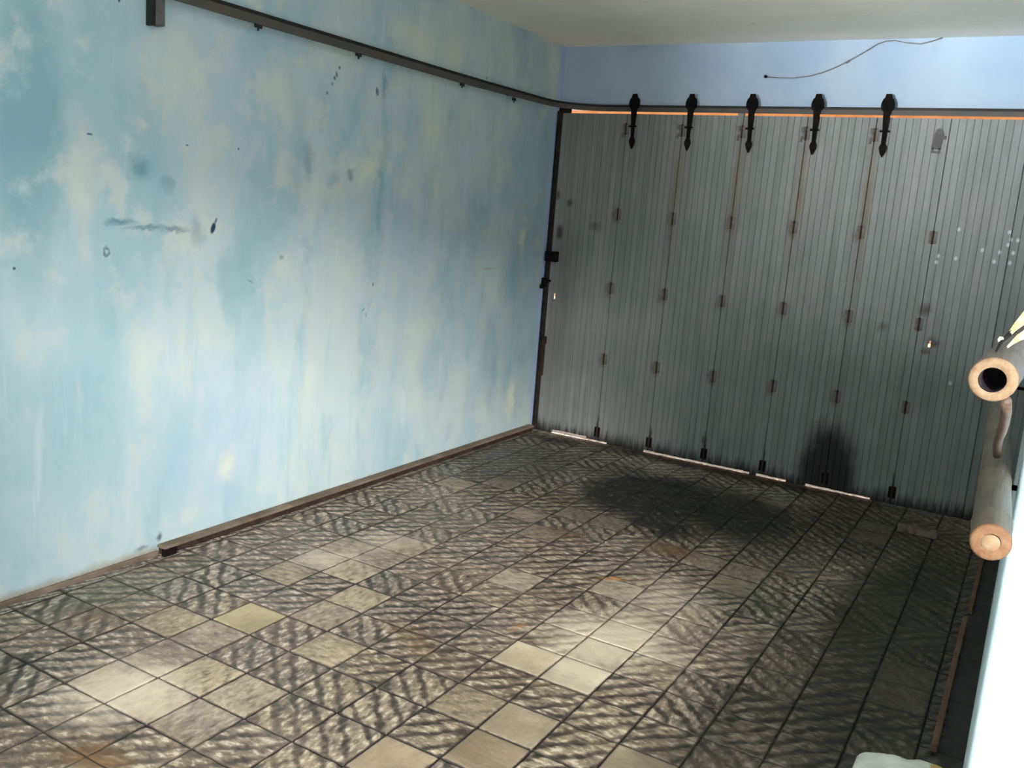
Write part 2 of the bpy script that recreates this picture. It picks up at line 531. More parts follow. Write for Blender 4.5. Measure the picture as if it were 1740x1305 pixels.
M_WALL = mat_wall_left()
M_BACK = mat_wall_plain('blue_wall_paint', (0.34, 0.44, 0.57), (0.40, 0.495, 0.60), (0.30, 0.41, 0.50))
M_STUB = mat_wall_plain('pale_blue_wall_end', (0.46, 0.62, 0.66), (0.56, 0.68, 0.70), (0.62, 0.68, 0.66))
M_CEIL = mat_ceiling()
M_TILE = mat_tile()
M_GROUT = mat_plain('dark_grout', (0.02, 0.018, 0.016), (0.05, 0.045, 0.04), 40, 0.9)
M_DOOR = mat_door()
M_BLACK = mat_metal('blackened_iron', (0.004, 0.0035, 0.0035), (0.012, 0.008, 0.007), 0.8, 0.08)
M_RAIL = mat_metal('grey_brown_rail_paint', (0.065, 0.066, 0.060), (0.10, 0.075, 0.060), 0.6, 0.3, 0, 6)
M_RAILTOP = mat_metal('rail_dark_top', (0.008, 0.008, 0.008), (0.02, 0.016, 0.014))
M_POST = mat_metal('rusted_post', (0.012, 0.009, 0.008), (0.03, 0.024, 0.022), 0.8)
M_HINGE = mat_metal('rusty_grey_hinge', (0.10, 0.075, 0.055), (0.17, 0.16, 0.145), 0.7)
M_PLATE = mat_metal('dull_grey_plate', (0.085, 0.078, 0.078), (0.115, 0.108, 0.105), 0.7)
M_GUIDE = mat_metal('rusty_guide', (0.13, 0.095, 0.065), (0.23, 0.17, 0.125), 0.75, 0.2, 0, 5)
M_GUIDE_D = mat_metal('dark_rust_and_shade', (0.02, 0.012, 0.010), (0.06, 0.03, 0.022), 0.85)
M_GUIDE_R = mat_metal('brown_guide', (0.11, 0.062, 0.038), (0.17, 0.10, 0.065), 0.75, 0.2, 0, 8)
M_BAMBOO = mat_bamboo('weathered_bamboo', (0.085, 0.068, 0.056), (0.14, 0.115, 0.095))
M_BAMBOO2 = mat_bamboo('grey_bamboo', (0.075, 0.063, 0.045), (0.125, 0.105, 0.075))
M_STICK = mat_bamboo('brown_cane', (0.11, 0.066, 0.043), (0.17, 0.115, 0.08))
M_CUT = mat_cut('cut_bamboo', (0.24, 0.145, 0.080), (0.34, 0.235, 0.145))
M_CUT2 = mat_cut('cut_bamboo_brown', (0.16, 0.080, 0.042), (0.23, 0.13, 0.068))
M_PITH = mat_cut('bamboo_pith', (0.25, 0.155, 0.088), (0.33, 0.225, 0.14))
M_HOLLOW = mat_plain('dark_hollow', (0.03, 0.022, 0.03), (0.07, 0.055, 0.06), 60)
M_SACK = mat_sack()
M_TORN = mat_plain('torn_white_plastic', (0.50, 0.48, 0.41), (0.56, 0.44, 0.17), 40, 0.4)
M_TORNB = mat_plain('torn_black_plastic', (0.004, 0.004, 0.004), (0.014, 0.012, 0.010), 60, 0.85)
M_WOOD = mat_plain('dirty_wood', (0.11, 0.075, 0.055), (0.20, 0.16, 0.12), 24, 0.85)
M_WIRE = mat_plain('dusty_wire', (0.16, 0.15, 0.14), (0.24, 0.22, 0.20), 30)
M_GROUND = mat_plain('red_street_paving', (0.42, 0.17, 0.085), (0.50, 0.23, 0.13), 3, 0.9)
M_OCHRE = mat_plain('ochre_street_facade', (0.27, 0.115, 0.035), (0.33, 0.16, 0.055), 2, 0.9)
M_FASCIA = mat_plain('white_outer_render', (0.7, 0.68, 0.62), (0.78, 0.76, 0.70), 2, 0.9)

# ------------------------------------------------------------------ room shell
CEIL = 2.769
W = 3.197            # inner face of the right wall
YC = -3.98          # near end of the right wall
struct(obj('wall_left', box(-0.15, 0.0, -7.0, 0.14, -0.05, CEIL), M_WALL))
struct(obj('wall_back', box(-0.15, 5.6, 0.0, 0.12, 2.352, CEIL + 0.15), M_BACK))
struct(obj('ceiling', box(-0.15, 5.6, -7.0, 0.0, CEIL, CEIL + 0.15), M_CEIL))
bm = box(W, W + 0.24, YC, 0.12, -0.05, CEIL)
es = [e for e in bm.edges if abs(e.verts[0].co.y - YC) < 1e-4 and abs(e.verts[1].co.y - YC) < 1e-4
      and abs(e.verts[0].co.z - e.verts[1].co.z) > 1]
bmesh.ops.bevel(bm, geom=es, offset=0.011, segments=4, affect='EDGES', profile=0.5)
o = obj('wall_right', bm, M_STUB)
for pl in o.data.polygons:
    pl.use_smooth = abs(pl.normal.z) < 0.1 and 0.01 < abs(pl.normal.x) < 0.999
struct(o)
# the side bay to the right of the short wall
struct(obj('wall_bay', box(W + 0.24, 5.6, YC + 0.05, YC + 0.25, -0.05, CEIL), M_BACK))
struct(obj('wall_far_right', box(5.45, 5.6, -7.0, YC + 0.05, -0.05, CEIL), M_BACK))
# rear wall with the yard opening (right) and a made-up window slot sized for the fill lamp
LINTEL = 2.12
bm = bmesh.new()
add_box(bm, -0.15, 0.80, -7.0, -6.85, -0.05, CEIL)
add_box(bm, 0.80, 1.36, -7.0, -6.85, -0.05, 1.55)
add_box(bm, 0.80, 1.36, -7.0, -6.85, 2.62, CEIL)
add_box(bm, 1.36, 3.0, -7.0, -6.85, -0.05, CEIL)
add_box(bm, 3.0, 5.6, -7.0, -6.85, LINTEL, CEIL)
struct(obj('wall_rear', bm, M_BACK))

# ------------------------------------------------------------------ tiled floor
floor = struct(obj('floor', box(-0.15, 5.6, -7.0, 0.12, -0.12, -0.008), M_GROUT))
TX, TY, TS = 0.263, -3.70, 0.2
random.seed(11)


def tile_mesh(name, amp, seed, hx=0.0992, hy=0.0992, N=26):
    """a square cement tile with wavy diagonal ribs; attribute 'rib' is 0 in a groove, 1 on a rib"""
    vs, fs, rib = [], [], []
    for j in range(N + 1):
        for i in range(N + 1):
            x = -hx + 2 * hx * i / N
            y = -hy + 2 * hy * j / N
            wob = mn.noise(Vector((x * 14 + seed * 7, y * 14, 1.7))) * 0.016 + mn.noise(Vector((x * 40 + seed * 7, y * 40, 3.7))) * 0.007
            ph = ((x - y) * 0.7071 + wob) / 0.064
            h = 0.5 + 0.5 * math.sin(2 * PI * ph)
            h = min(1.0, h * 1.5)
            h *= 0.75 + 0.5 * mn.noise(Vector((x * 30 + seed, y * 30, 9.0)))
            h = max(0.0, min(1.0, h))
            e = max(abs(x) / hx, abs(y) / hy)
            edge = max(0.0, (e - 0.955) / 0.045)
            z = -0.0022 * (1 - h) * amp - 0.0022 * edge
            vs.append((x, y, z))
            rib.append(((1 - amp) * 0.9 + amp * (0.25 + 0.75 * h)) * (1 - edge))
    for j in range(N):
        for i in range(N):
            a = j * (N + 1) + i
            fs.append((a, a + 1, a + N + 2, a + N + 1))
    # skirt
    b = [i for i in range(N + 1)] + [(j + 1) * (N + 1) - 1 for j in range(1, N + 1)] + \
        [N * (N + 1) + i for i in range(N - 1, -1, -1)] + [j * (N + 1) for j in range(N - 1, 0, -1)]
    base = len(vs)
    for k in b:
        vs.append((vs[k][0], vs[k][1], -0.012))
        rib.append(0.0)
    for k in range(len(b)):
        k2 = (k + 1) % len(b)
        fs.append((b[k], base + k, base + k2, b[k2]))
    me = bpy.data.meshes.new(name)
    me.from_pydata(vs, [], fs)
    at = me.attributes.new('rib', 'FLOAT', 'POINT')
    at.data.foreach_set('value', rib)
    for pl in me.polygons:
        pl.use_smooth = True
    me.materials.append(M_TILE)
    return me


RIBBED = [tile_mesh('ribbed_tile', 1.0, s) for s in range(5)]
WORN = [tile_mesh('worn_tile', 0.45, 10 + s) for s in range(3)]
PLAIN = [tile_mesh('plain_tile', 0.06, 20 + s) for s in range(2)]
plain_at = {(7, 2): (1.0, 0.83, 0.60), (8, 2): (1.0, 0.86, 0.66), (8, 0): (0.42, 0.335, 0.235), (8, -1): (0.28, 0.21, 0.14),
            (10, 0): (0.38, 0.30, 0.205), (2, 0): (0.56, 0.45, 0.25), (7, -2): (0.4, 0.3, 0.2)}
worn_at = {(2, -2), (3, -2), (2, -3), (3, -3), (4, -3), (1, 3), (2, 3), (2, 4), (1, 4), (8, 4), (8, 3), (4, -2), (1, -1), (2, -1),
           (1, 2), (2, 5), (9, 8), (9, 9), (8, 9), (3, 1)}
cells = []
for i in range(-2, 15):
    for j in range(-7, 19):
        x, y = TX + TS * (i + 0.5), TY + TS * (j + 0.5)
        hx = hy = 0.0992
        if i == -2:
            x, hx = 0.031, 0.030
        if i == 14:
            x, hx = 3.136, 0.072
        if j == 18:
            y, hy = -0.052, 0.047
        cells.append((i, j, x, y, hx, hy))


def seen(x, y):
    d = Vector((x, y, 0)) - cam.location
    z = d.dot(fwd)
    if z < 0.3:
        return None
    u = d.dot(right) / z * 1543.5 / 870
    v = d.dot(down) / z * 1543.5 / 652
    return (abs(u) < 1.06 and v < 1.10), z


vis = sorted([(s[1], c) for c in cells for s in [seen(c[2], c[3])] if s and s[0]], key=lambda t: t[0])
hero = {(c[0], c[1]) for _, c in vis[:298]}
rest = []
for (i, j, x, y, hx, hy) in cells:
    rnd = random.random()
    rnd2 = random.random()
    pb = 0.30
    if 3 <= i <= 6 and -3 <= j <= -1:
        pb = 0.8
    if x > 2.1 and y > -2.3:
        pb = 0.72
    if 1.0 < x < 1.9 and -1.7 < y < -0.5:
        pb = 0.7
    if x > 2.2 and y < -2.3:
        pb = 0.25
    rot = (PI / 2 if rnd < pb else 0.0) + (PI if rnd2 < 0.5 else 0.0)
    g = 0.30 + 0.17 * random.random()
    warm = random.random()
    colr = (g * 0.84, g * (0.68 - 0.02 * warm), g * (0.54 - 0.11 * warm))
    kind = RIBBED
    if (i, j) in plain_at:
        kind, colr = PLAIN, plain_at[(i, j)]
    elif (i, j) in worn_at or random.random() < 0.06:
        kind = WORN
        colr = tuple(c * 1.25 for c in colr)
    me = random.choice(kind)
    if hx < 0.09 or hy < 0.09:
        rest.append((me, x, y, 0.0, hx / 0.0992, hy / 0.0992))
        continue
    if (i, j) not in hero:
        rest.append((me, x, y, rot, 1, 1))
        continue
    o = bpy.data.objects.new('tile', me)
    COL.objects.link(o)
    o.parent = floor
    o.location = (x, y, random.uniform(-0.0006, 0.0006))
    o.rotation_euler = (random.uniform(-.003, .003), random.uniform(-.003, .003), rot + random.uniform(-.006, .006))
    o.color = (*colr, 0.08 if kind is PLAIN else (0.45 if kind is WORN else 1.0))
# narrow cut tiles at the walls and tiles beyond the 300 nearest: one joined part
vs, fs, rb = [], [], []
for me, x, y, rot, sx, sy in rest:
    b0 = len(vs)
    ca, sa = math.cos(rot), math.sin(rot)
    for v in me.vertices:
        px, py = v.co.x * sx, v.co.y * sy
        vs.append((x + px * ca - py * sa, y + px * sa + py * ca, v.co.z))
    rb += [a.value for a in me.attributes['rib'].data]
    fs += [tuple(b0 + k for k in p.vertices) for p in me.polygons]
me = bpy.data.meshes.new('edge_tiles')
me.from_pydata(vs, [], fs)
me.attributes.new('rib', 'FLOAT', 'POINT').data.foreach_set('value', rb)
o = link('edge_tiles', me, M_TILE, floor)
o.color = (0.36, 0.34, 0.30, 1)
o['kind'] = 'stuff'

# mud line along the foot of the left wall, nearer than the guide
struct(obj('baseboard_left', box(0.0, 0.016, -7.0, -3.425, -0.01, 0.020, bev=0.004), M_GUIDE))

# ------------------------------------------------------------------ sliding door
DTOP = 2.316


def bottom(x):
    """height of the lower edge of the door above the floor; worn higher where daylight shows"""
    if 0.17 < x < 0.46:
        return 0.026
    if 0.46 < x < 0.60:
        return 0.012
    if 0.90 < x < 1.90 and not (1.68 < x < 1.72):
        return 0.014
    if 2.04 < x < 2.19:
        return 0.014
    if 2.19 < x < 2.42:
        return 0.011
    return -0.002


door = struct(empty('door_1'))


def board_bm(x0, x1, z0, z1, hole=None):
    """one tongued board with chamfered front edges; optional oval hole (z0,z1,width share)"""
    bm = bmesh.new()
    c = 0.0022

    def seg(a0, a1, za, zb, ch0=c, ch1=c):
        out = [(a0 + ch0, -0.030), (a1 - ch1, -0.030), (a1, -0.0265), (a1, -0.017), (a1 + 0.004, -0.017),
               (a1 + 0.004, -0.012), (a0, -0.012), (a0, -0.0265)]
        lo = [bm.verts.new((x, y, za)) for x, y in out]
        hi = [bm.verts.new((x, y, zb)) for x, y in out]
        bm.faces.new(lo[::-1])
        bm.faces.new(hi)
        for k in range(len(out)):
            k2 = (k + 1) % len(out)
            bm.faces.new((lo[k], lo[k2], hi[k2], hi[k]))
    if not hole:
        seg(x0, x1, z0, z1)
    else:
        ha, hb, xa, xb = hole
        seg(x0, x1, z0, ha)
        seg(x0, x1, hb, z1)
        zm = ha + (hb - ha) * 0.55
        add_box(bm, x0, xa, -0.030, -0.012, ha, hb)
        add_box(bm, xb, x1 + 0.004, -0.030, -0.012, ha, hb)
        add_box(bm, xa, xa + (xb - xa) * 0.35, -0.029, -0.013, zm, hb)
    return bm


edges = [0.034] + SEAMS + [3.225]
for k in range(len(edges) - 1):
    e0, e1 = edges[k] + 0.0015, edges[k + 1] - 0.0015
    n = max(2, round((e1 - e0) / 0.0405))
    fb = bmesh.new()
    for zc in (0.16, 0.80, 1.50, 2.15):
        add_box(fb, e0, e1, -0.012, 0.014, zc, zc + 0.05)
    add_box(fb, e1 - 0.012, e1 + 0.008, -0.012, -0.004, 0.05, DTOP - 0.02)   # astragal behind the seam
    pan = obj('panel', fb, M_DOOR, door)
    for b in range(n):
        a0, a1 = e0 + (e1 - e0) * b / n, e0 + (e1 - e0) * (b + 1) / n
        hole = None
        if a0 < 0.086 < a1:
            hole = (0.998, 1.040, 0.0745, 0.098)
        if a0 < 2.634 < a1:
            hole = (0.996, 1.036, 2.627, 2.641)
        top = DTOP
        if 1.30 < a0 < 1.345:
            top = DTOP + 0.018
        obj('board', board_bm(a0, a1, bottom((a0 + a1) / 2) + random.uniform(-.001, .002), top, hole), M_DOOR, pan)

# hinges at the seams
hb = bmesh.new()
add_box(hb, -0.022, -0.004, -0.0345, -0.030, -0.036, 0.036, bev=0.001)
add_box(hb, 0.004, 0.022, -0.0345, -0.030, -0.036, 0.036, bev=0.001)
h_me = None
for s in SEAMS[:6]:
    for z in HINGE_Z:
        if s == SEAMS[5] and z > 2:
            continue
        if h_me is None:
            ho = obj('hinge', hb, M_HINGE, door)
            h_me = ho.data
            h_soot = h_me.copy()
            h_soot.materials.clear()
            h_soot.materials.append(M_BLACK)
            pb_ = add_tube(bmesh.new(), [(0, -0.036, -0.040), (0, -0.036, 0.040)], 0.006, 8)
            po = obj('pin', pb_, M_GUIDE_D, ho)
            p_me = po.data
        else:
            ho = link('hinge', h_me, None, door)
            po = link('pin', p_me, None, ho)
        if z < 0.1:
            ho.data = h_soot
        ho.location = (s, 0, z)

# roller hangers: strap in front of the rail, wheel on top of it
OUT = [(-.016, 0), (.016, 0), (.021, -.022), (.030, -.030), (.037, -.050), (.039, -.068), (.036, -.084), (.028, -.094), (.021, -.10),
       (.018, -.15), (.0145, -.205), (.013, -.208), (.011, -.285), (.016, -.292), (.022, -.308), (.018, -.328), (.008, -.350),
       (.003, -.362)]
OUT = OUT + [(-x, z) for x, z in OUT[::-1]]


def strap_bm():
    """flat strap hanging straight in front of the rail and the face of the door"""
    half = OUT[1:len(OUT) // 2]
    half = sorted(half, key=lambda t: -t[1])
    bm = bmesh.new()
    rows = []
    for x, z in half:
        y = -0.050
        rows.append([bm.verts.new(v) for v in ((-x, y, z), (x, y, z), (x, y + .008, z), (-x, y + .008, z))])
    for r0, r1 in zip(rows, rows[1:]):
        for i in range(4):
            bm.faces.new((r0[i], r0[(i + 1) % 4], r1[(i + 1) % 4], r1[i]))
    bm.faces.new(rows[0])
    bm.faces.new(rows[-1][::-1])
    add_tube(bm, [(0, -.044, -.225), (0, -.028, -.225)], .007, 8)
    add_tube(bm, [(0, -.044, -.308), (0, -.028, -.308)], .007, 8)
    return bm


sb = strap_bm()
wb = add_tube(bmesh.new(), [(0, -0.042, -.047), (0, -0.020, -.047)], 0.030, 20)
nb = add_tube(bmesh.new(), [(-.027, -0.054, -.214), (.027, -0.054, -.214)], 0.0055, 8)
lb = bmesh.new()
add_box(lb, -0.075, -0.020, -0.040, -0.030, -.216, -.204)
add_tube(lb, [(-.073, -.036, -.195), (-.073, -.036, -.226)], 0.010, 8)
add_tube(lb, [(-.078, -.034, -.25), (-.080, -.034, -.285)], 0.008, 8)
prev = None
for x, z, tilt in ((0.584, 2.446, -.03), (0.989, 2.447, -.005), (1.392, 2.448, -.03), (1.800, 2.449, -.012), (2.205, 2.450, -.02)):
    if prev is None:
        hg = obj('hanger', sb, M_BLACK, door)
        kids = [obj('wheel', wb, M_BLACK, hg, True), obj('bolt', nb, M_BLACK, hg, True), obj('hinge_arm', lb, M_HINGE, hg)]
        prev = hg
    else:
        hg = prev.copy()
        COL.objects.link(hg)
        for kd in kids:
            c2 = kd.copy()
            COL.objects.link(c2)
            c2.parent = hg
    hg.location = (x, 0, z)
    hg.rotation_euler = (0, tilt, 0)

# latch hardware
pb_ = bmesh.new()
add_box(pb_, 0.006, 0.034, -0.034, -0.004, 0.0, 2.351, bev=0.003)
add_box(pb_, 0.0, 0.090, -0.010, -0.001, 0.0, 0.985)
add_box(pb_, 0.0, 0.090, -0.010, -0.001, 1.05, 2.351)
add_box(pb_, 0.0, 0.040, -0.010, -0.001, 0.985, 1.05)
add_box(pb_, 0.004, 0.010, -0.052, -0.030, 0.0, DTOP + 0.01)
obj('post', pb_, M_POST, door)
obj('latch_box', box(0.010, 0.102, -0.085, -0.030, 1.268, 1.342, bev=0.006), M_BLACK, door)
lbm = bmesh.new()
add_tube(lbm, [(0.045, -0.03, 1.125), (0.045, -0.105, 1.125)], 0.009, 10)
add_box(lbm, 0.022, 0.064, -0.125, -0.100, 1.085, 1.150, bev=0.006)
add_box(lbm, 0.010, 0.034, -0.122, -0.100, 1.070, 1.10, bev=0.005)
obj('bolt_handle', lbm, M_BLACK, door)
bbm = bmesh.new()
add_box(bbm, 0.030, 0.052, -0.046, -0.030, 0.42, 0.70, bev=0.003)
add_box(bbm, 0.024, 0.060, -0.042, -0.030, 0.66, 0.715, bev=0.003)
obj('drop_bolt', bbm, M_GUIDE_D, door)
plo = [(-.026, -.13), (.026, -.13), (.026, -.105), (.012, -.105), (.012, -.092), (-.012, -.092), (-.012, -.105), (-.026, -.105)]
pbm = bmesh.new()
add_prism(pbm, [(-.024, -.118), (.024, -.118), (.025, -.03), (.017, -.008), (0, 0), (-.017, -.008), (-.023, -.03)], -0.037, -0.030)
add_box(pbm, -.024, -.013, -.037, -.030, -.132, -.112)
add_box(pbm, .012, .024, -.037, -.030, -.132, -.112)
add_box(pbm, -.024, .024, -.038, -.030, -.140, -.131)
add_box(pbm, .024, .040, -.040, -.030, -.06, -.04)
po = obj('bracket_plate', pbm, M_PLATE, door)
po.location = (2.508, 0, 2.262)
po.rotation_euler = (0, 0.05, 0)

# ------------------------------------------------------------------ door track, curving round the corner
track = tag(empty('door_track', (0.06, -0.06, 2.346)),
            'dark steel door rail along the stained blue wall, curving round above the grey door', 'rail')
Z0, Z1 = 2.331, 2.371
path = [(0.056, -3.44 + 0.25 * k) for k in range(12)] + [(0.056, -0.50)]
for k in range(1, 12):
    a = PI - (PI / 2) * k / 12
    path.append((0.396 + 0.34 * math.cos(a), -0.372 + 0.34 * math.sin(a)))
path += [(0.41, -0.031), (1.3, -0.031), (2.2, -0.031), (3.205, -0.031)]


def sweep_bar(path, zfun, th, name, mat):
    bm = bmesh.new()
    rings = []
    for i, p in enumerate(path):
        a, b = Vector(path[max(i - 1, 0)]), Vector(path[min(i + 1, len(path) - 1)])
        t = (b - a).normalized()
        nrm = Vector((t.y, -t.x))
        z0, z1 = zfun(p)
        q = []
        for s, z in ((-1, z0), (1, z0), (1, z1), (-1, z1)):
            q.append(bm.verts.new((p[0] + nrm.x * th * s, p[1] + nrm.y * th * s, z)))
        rings.append(q)
    for r0, r1 in zip(rings, rings[1:]):
        for k in range(4):
            bm.faces.new((r0[k], r0[(k + 1) % 4], r1[(k + 1) % 4], r1[k]))
    bm.faces.new(rings[0])
    bm.faces.new(rings[-1][::-1])
    o = obj(name, bm, mat, track)
    o.matrix_parent_inverse = Matrix.Translation(-track.location)
    return o


def zrail(p):
    u = max(0.0, min(1.0, (-p[1] - 0.4) / 0.9))
    return (Z0 - 0.016 * u, Z1 - 0.008 * u)


sweep_bar(path, zrail, 0.006, 'rail_bar', M_RAIL)
sweep_bar(path, lambda p: (zrail(p)[1] - 0.012, zrail(p)[1] + 0.003), 0.0080, 'rail_shadow_line', M_RAILTOP)  # dark strip that paints in the shadow gap between rail and wall


def tpart(name, bm, mat, smooth=False):
    o = obj(name, bm, mat, track, smooth)
    o.matrix_parent_inverse = Matrix.Translation(-track.location)
    return o


for y in (-2.95, -2.28, -1.35, -0.75):
    b = tube([(0.0, y, 2.342), (0.058, y, 2.342)], 0.011, 8)
    add_box(b, 0.052, 0.060, y - 0.02, y + 0.02, 2.300, 2.318)
    add_box(b, 0.054, 0.058, y - 0.004, y + 0.004, 2.288, 2.302)
    tpart('standoff', b, M_RAILTOP)
for x in (0.78, 1.58, 2.38, 3.05):
    tpart('standoff', tube([(x, 0.0, 2.356), (x, -0.027, 2.357)], 0.008, 8), M_RAILTOP)
# end bracket hanging at the near end of the rail
b = bmesh.new()
add_box(b, 0.0, 0.046, -3.468, -3.428, 2.208, 2.52, bev=0.002)
tpart('end_bracket', b, M_PLATE)
b = bmesh.new()
add_box(b, 0.002, 0.040, -3.482, -3.468, 2.205, 2.52)
tpart('end_bracket_flange', b, M_RAILTOP)
tpart('end_stop', tube([(0.045, -3.415, 2.335), (0.072, -3.415, 2.335)], 0.016, 12), M_BLACK, True)

# ------------------------------------------------------------------ floor guides
g = tag(obj('floor_guide', box(0.0, 0.052, -3.42, -0.10, 0.032, 0.046, bev=0.003), M_GUIDE),
        'long rusty brown guide strip on the floor at the foot of the stained blue wall', 'guide strip', 'floor guide strips')
b = bmesh.new()
add_box(b, 0.0, 0.036, -3.41, -0.10, 0.0, 0.032)
obj('lower_angle', b, M_GUIDE_D, g)  # dark tone paints in the shade under the guide plate
b = bmesh.new()
add_box(b, 0.034, 0.058, -3.425, -3.36, 0.0, 0.034, bev=0.004)
obj('end_lip', b, M_BLACK, g)
g = tag(obj('floor_guide', box(3.098, 3.118, -2.92, -1.72, 0.0, 0.032, bev=0.004), M_GUIDE_R),
        'thin brown guide strip on the dark floor beside the right wall, behind the pale sack', 'guide strip', 'floor guide strips')
b = bmesh.new()
add_box(b, 3.110, 3.128, -1.60, -0.30, 0.0, 0.028, bev=0.004)
obj('far_length', b, M_GUIDE_R, g)

# ------------------------------------------------------------------ wire above the door
pts = [(1.452, 2.557), (1.53, 2.551), (1.626, 2.549), (1.72, 2.560), (1.80, 2.582), (1.88, 2.615), (1.963, 2.66), (2.03, 2.70),
       (2.092, 2.741), (2.14, 2.756), (2.19, 2.757), (2.25, 2.744), (2.33, 2.735), (2.39, 2.75), (2.44, 2.766)]
wire = tag(obj('wire', tube([(x, -0.012, z) for x, z in pts], 0.0032, 6), M_WIRE, None, True),
           'thin grey wire drooping across the blue wall above the door, up to the ceiling', 'wire')
b = tube([(1.450, 0.0, 2.557), (1.450, -0.022, 2.557)], 0.005, 8)
add_tube(b, [(1.450, -0.020, 2.557), (1.450, -0.026, 2.557)], 0.010, 10)
obj('nail', b, M_BLACK, wire)
b = bmesh.new()
add_tube(b, [(1.925, -0.012, 2.636), (1.945, -0.012, 2.648)], 0.006, 8)
obj('knot', b, M_WIRE, wire)


# ------------------------------------------------------------------ bamboo poles
def culm(bm, start, dirv, length, r, nodes, taper=0.0, n=24, open_start=0.0):
    """bamboo stem with raised nodes; open_start is the bore radius at the start (0 = closed)"""
    d = Vector(dirv).normalized()
    a = d.cross(Vector((0, 0, 1))).normalized()
    b = a.cross(d)
    prof = [(0.0, 1.0)]
    t = 0.0
    for nd in nodes:
        prof += [(nd - .012, 1.0), (nd - .005, 1.045), (nd - .001, 1.02), (nd + .002, 1.05), (nd + .008, 1.0)]
    prof += [(length, 1.0)]
    rings = []
    for t, k in prof:
        rr = r * k * (1 - taper * t)
        wob = 1 + 0.012 * math.sin(9 * t)
        rings.append([bm.verts.new(Vector(start) + d * t + (a * math.cos(2 * PI * i / n) + b * math.sin(2 * PI * i / n)) *
                                   rr * wob * (1 + 0.015 * math.sin(2 * (2 * PI * i / n) + 1.0))) for i in range(n)])
    for r0, r1 in zip(rings, rings[1:]):
        for i in range(n):
            bm.faces.new((r0[i], r0[(i + 1) % n], r1[(i + 1) % n], r1[i]))
    bm.faces.new(rings[-1])
    return d, a, b


def ring_face(start, d, a, b, prof, n=24, close=True, off=(0, 0)):
    """lathed end face: prof = [(along, radius)]"""
    bm = bmesh.new()
    rings = []
    for t, rr in prof:
        k0 = min(1.0, max(0.0, 1 - rr / prof[0][1]))
        c = Vector(start) + d * t + a * off[0] * k0 + b * off[1] * k0
        rings.append([bm.verts.new(c + (a * math.cos(2 * PI * i / n) + b * math.sin(2 * PI * i / n)) * rr *
                                   (1 + 0.015 * math.sin(2 * (2 * PI * i / n) + 1.0))) for i in range(n)])
    for r0, r1 in zip(rings, rings[1:]):
        for i in range(n):
            bm.faces.new((r0[i], r0[(i + 1) % n], r1[(i + 1) % n], r1[i]))
    if close:
        bm.faces.new(rings[-1])
    return bm


UP0 = Vector((3.140, -4.525, 1.420))
UPD = Vector((0.0284, 0.9996, 0.0))
bm = bmesh.new()
d, a, b = culm(bm, UP0, UPD, 0.72, 0.0313, [0.16, 0.43])
up = tag(obj('bamboo_pole', bm, M_BAMBOO, None, True),
         'upper bamboo pole by the right wall, its sawn end hollow with a dark bore', 'bamboo pole', 'bamboo poles by the right wall')
obj('cut_end', ring_face(UP0, d, a, b, [(0.004, .0314), (-0.001, .0312), (-0.003, .029), (-0.0032, .021), (-0.001, .0178)], 24, False, (-.002, -.002)), M_CUT, up, True)
obj('bore', ring_face(UP0, d, a, b, [(-0.001, .0178), (0.03, .0172), (0.11, .0168), (0.118, .006)], 24, True, (-.002, -.002)), M_HOLLOW, up, True)

LO0 = Vector((3.1719, -4.412, 1.156))
LOD = Vector((-0.0358, 0.9994, 0.0))
bm = bmesh.new()
d, a, b = culm(bm, LO0, LOD, 2.30, 0.0292, [0.10, 0.42, 0.86, 1.3, 1.75], 0.06)
lo = tag(obj('bamboo_pole', bm, M_BAMBOO2, None, True),
         'lower bamboo pole along the right wall, its near end solid with a pale centre', 'bamboo pole', 'bamboo poles by the right wall')
obj('cut_end', ring_face(LO0, d, a, b, [(0.004, .0293), (-0.002, .0291), (-0.0045, .026), (-0.005, .013)], 24, False, (.002, .003)), M_CUT2, lo, True)
obj('pith', ring_face(LO0, d, a, b, [(-0.0045, .0135), (-0.007, .012), (-0.0075, .006)], 24, True, (.002, .003)), M_PITH, lo, True)

# split cane propped between the two poles
t_lo = 0.50
P1 = LO0 + LOD.normalized() * t_lo + Vector((-0.002, 0, 0.0292 + 0.0105))
P0 = Vector((3.158, -4.405, 1.420 - 0.0313 - 0.0135))
mid = [P0.lerp(P1, k / 6) + Vector((0.003 * math.sin(k), 0, 0.003 * math.sin(k * 1.7))) for k in range(7)]
st = tag(obj('cane_stick', tube(mid, [.0085, .0085, .0083, .0086, .0082, .0083, .0078], 10), M_STICK, None, True),
         'slim brown cane slanting down from the hollow pole to the pole below', 'stick')
obj('rounded_tip', tube([P1 + Vector((0, -0.002, 0.001)), P1 + (P1 - P0).normalized() * 0.006, P1 + (P1 - P0).normalized() * 0.010],
                        [.0080, .0070, .0030], 10), M_STICK, st, True)
# iron pegs in the wall that carry the poles
for y, lbl in ((-3.86, 'short black iron peg carrying the near half of the lower bamboo pole'),
               (-2.30, 'short black iron peg carrying the far end of the lower bamboo pole')):
    t = (y - LO0.y) / LOD.y
    rr = 0.0292 * (1 - 0.06 * t)
    xc = LO0.x + LOD.x * t
    zz = LO0.z - rr - 0.0065
    bm = tube([(W, y, zz), (xc - 0.012, y, zz)], 0.006, 8)
    tag(obj('wall_peg', bm, M_BLACK), lbl, 'peg', 'iron pegs in the right wall')
bm = tube([(W, -3.83, UP0.z - 0.0313 - 0.0065), (3.176, -3.83, UP0.z - 0.0313 - 0.0065)], 0.006, 8)
tag(obj('wall_peg', bm, M_BLACK), 'iron peg in the right wall holding up the hollow bamboo pole', 'peg', 'iron pegs in the right wall')

# torn plastic caught on the upper pole
random.seed(4)


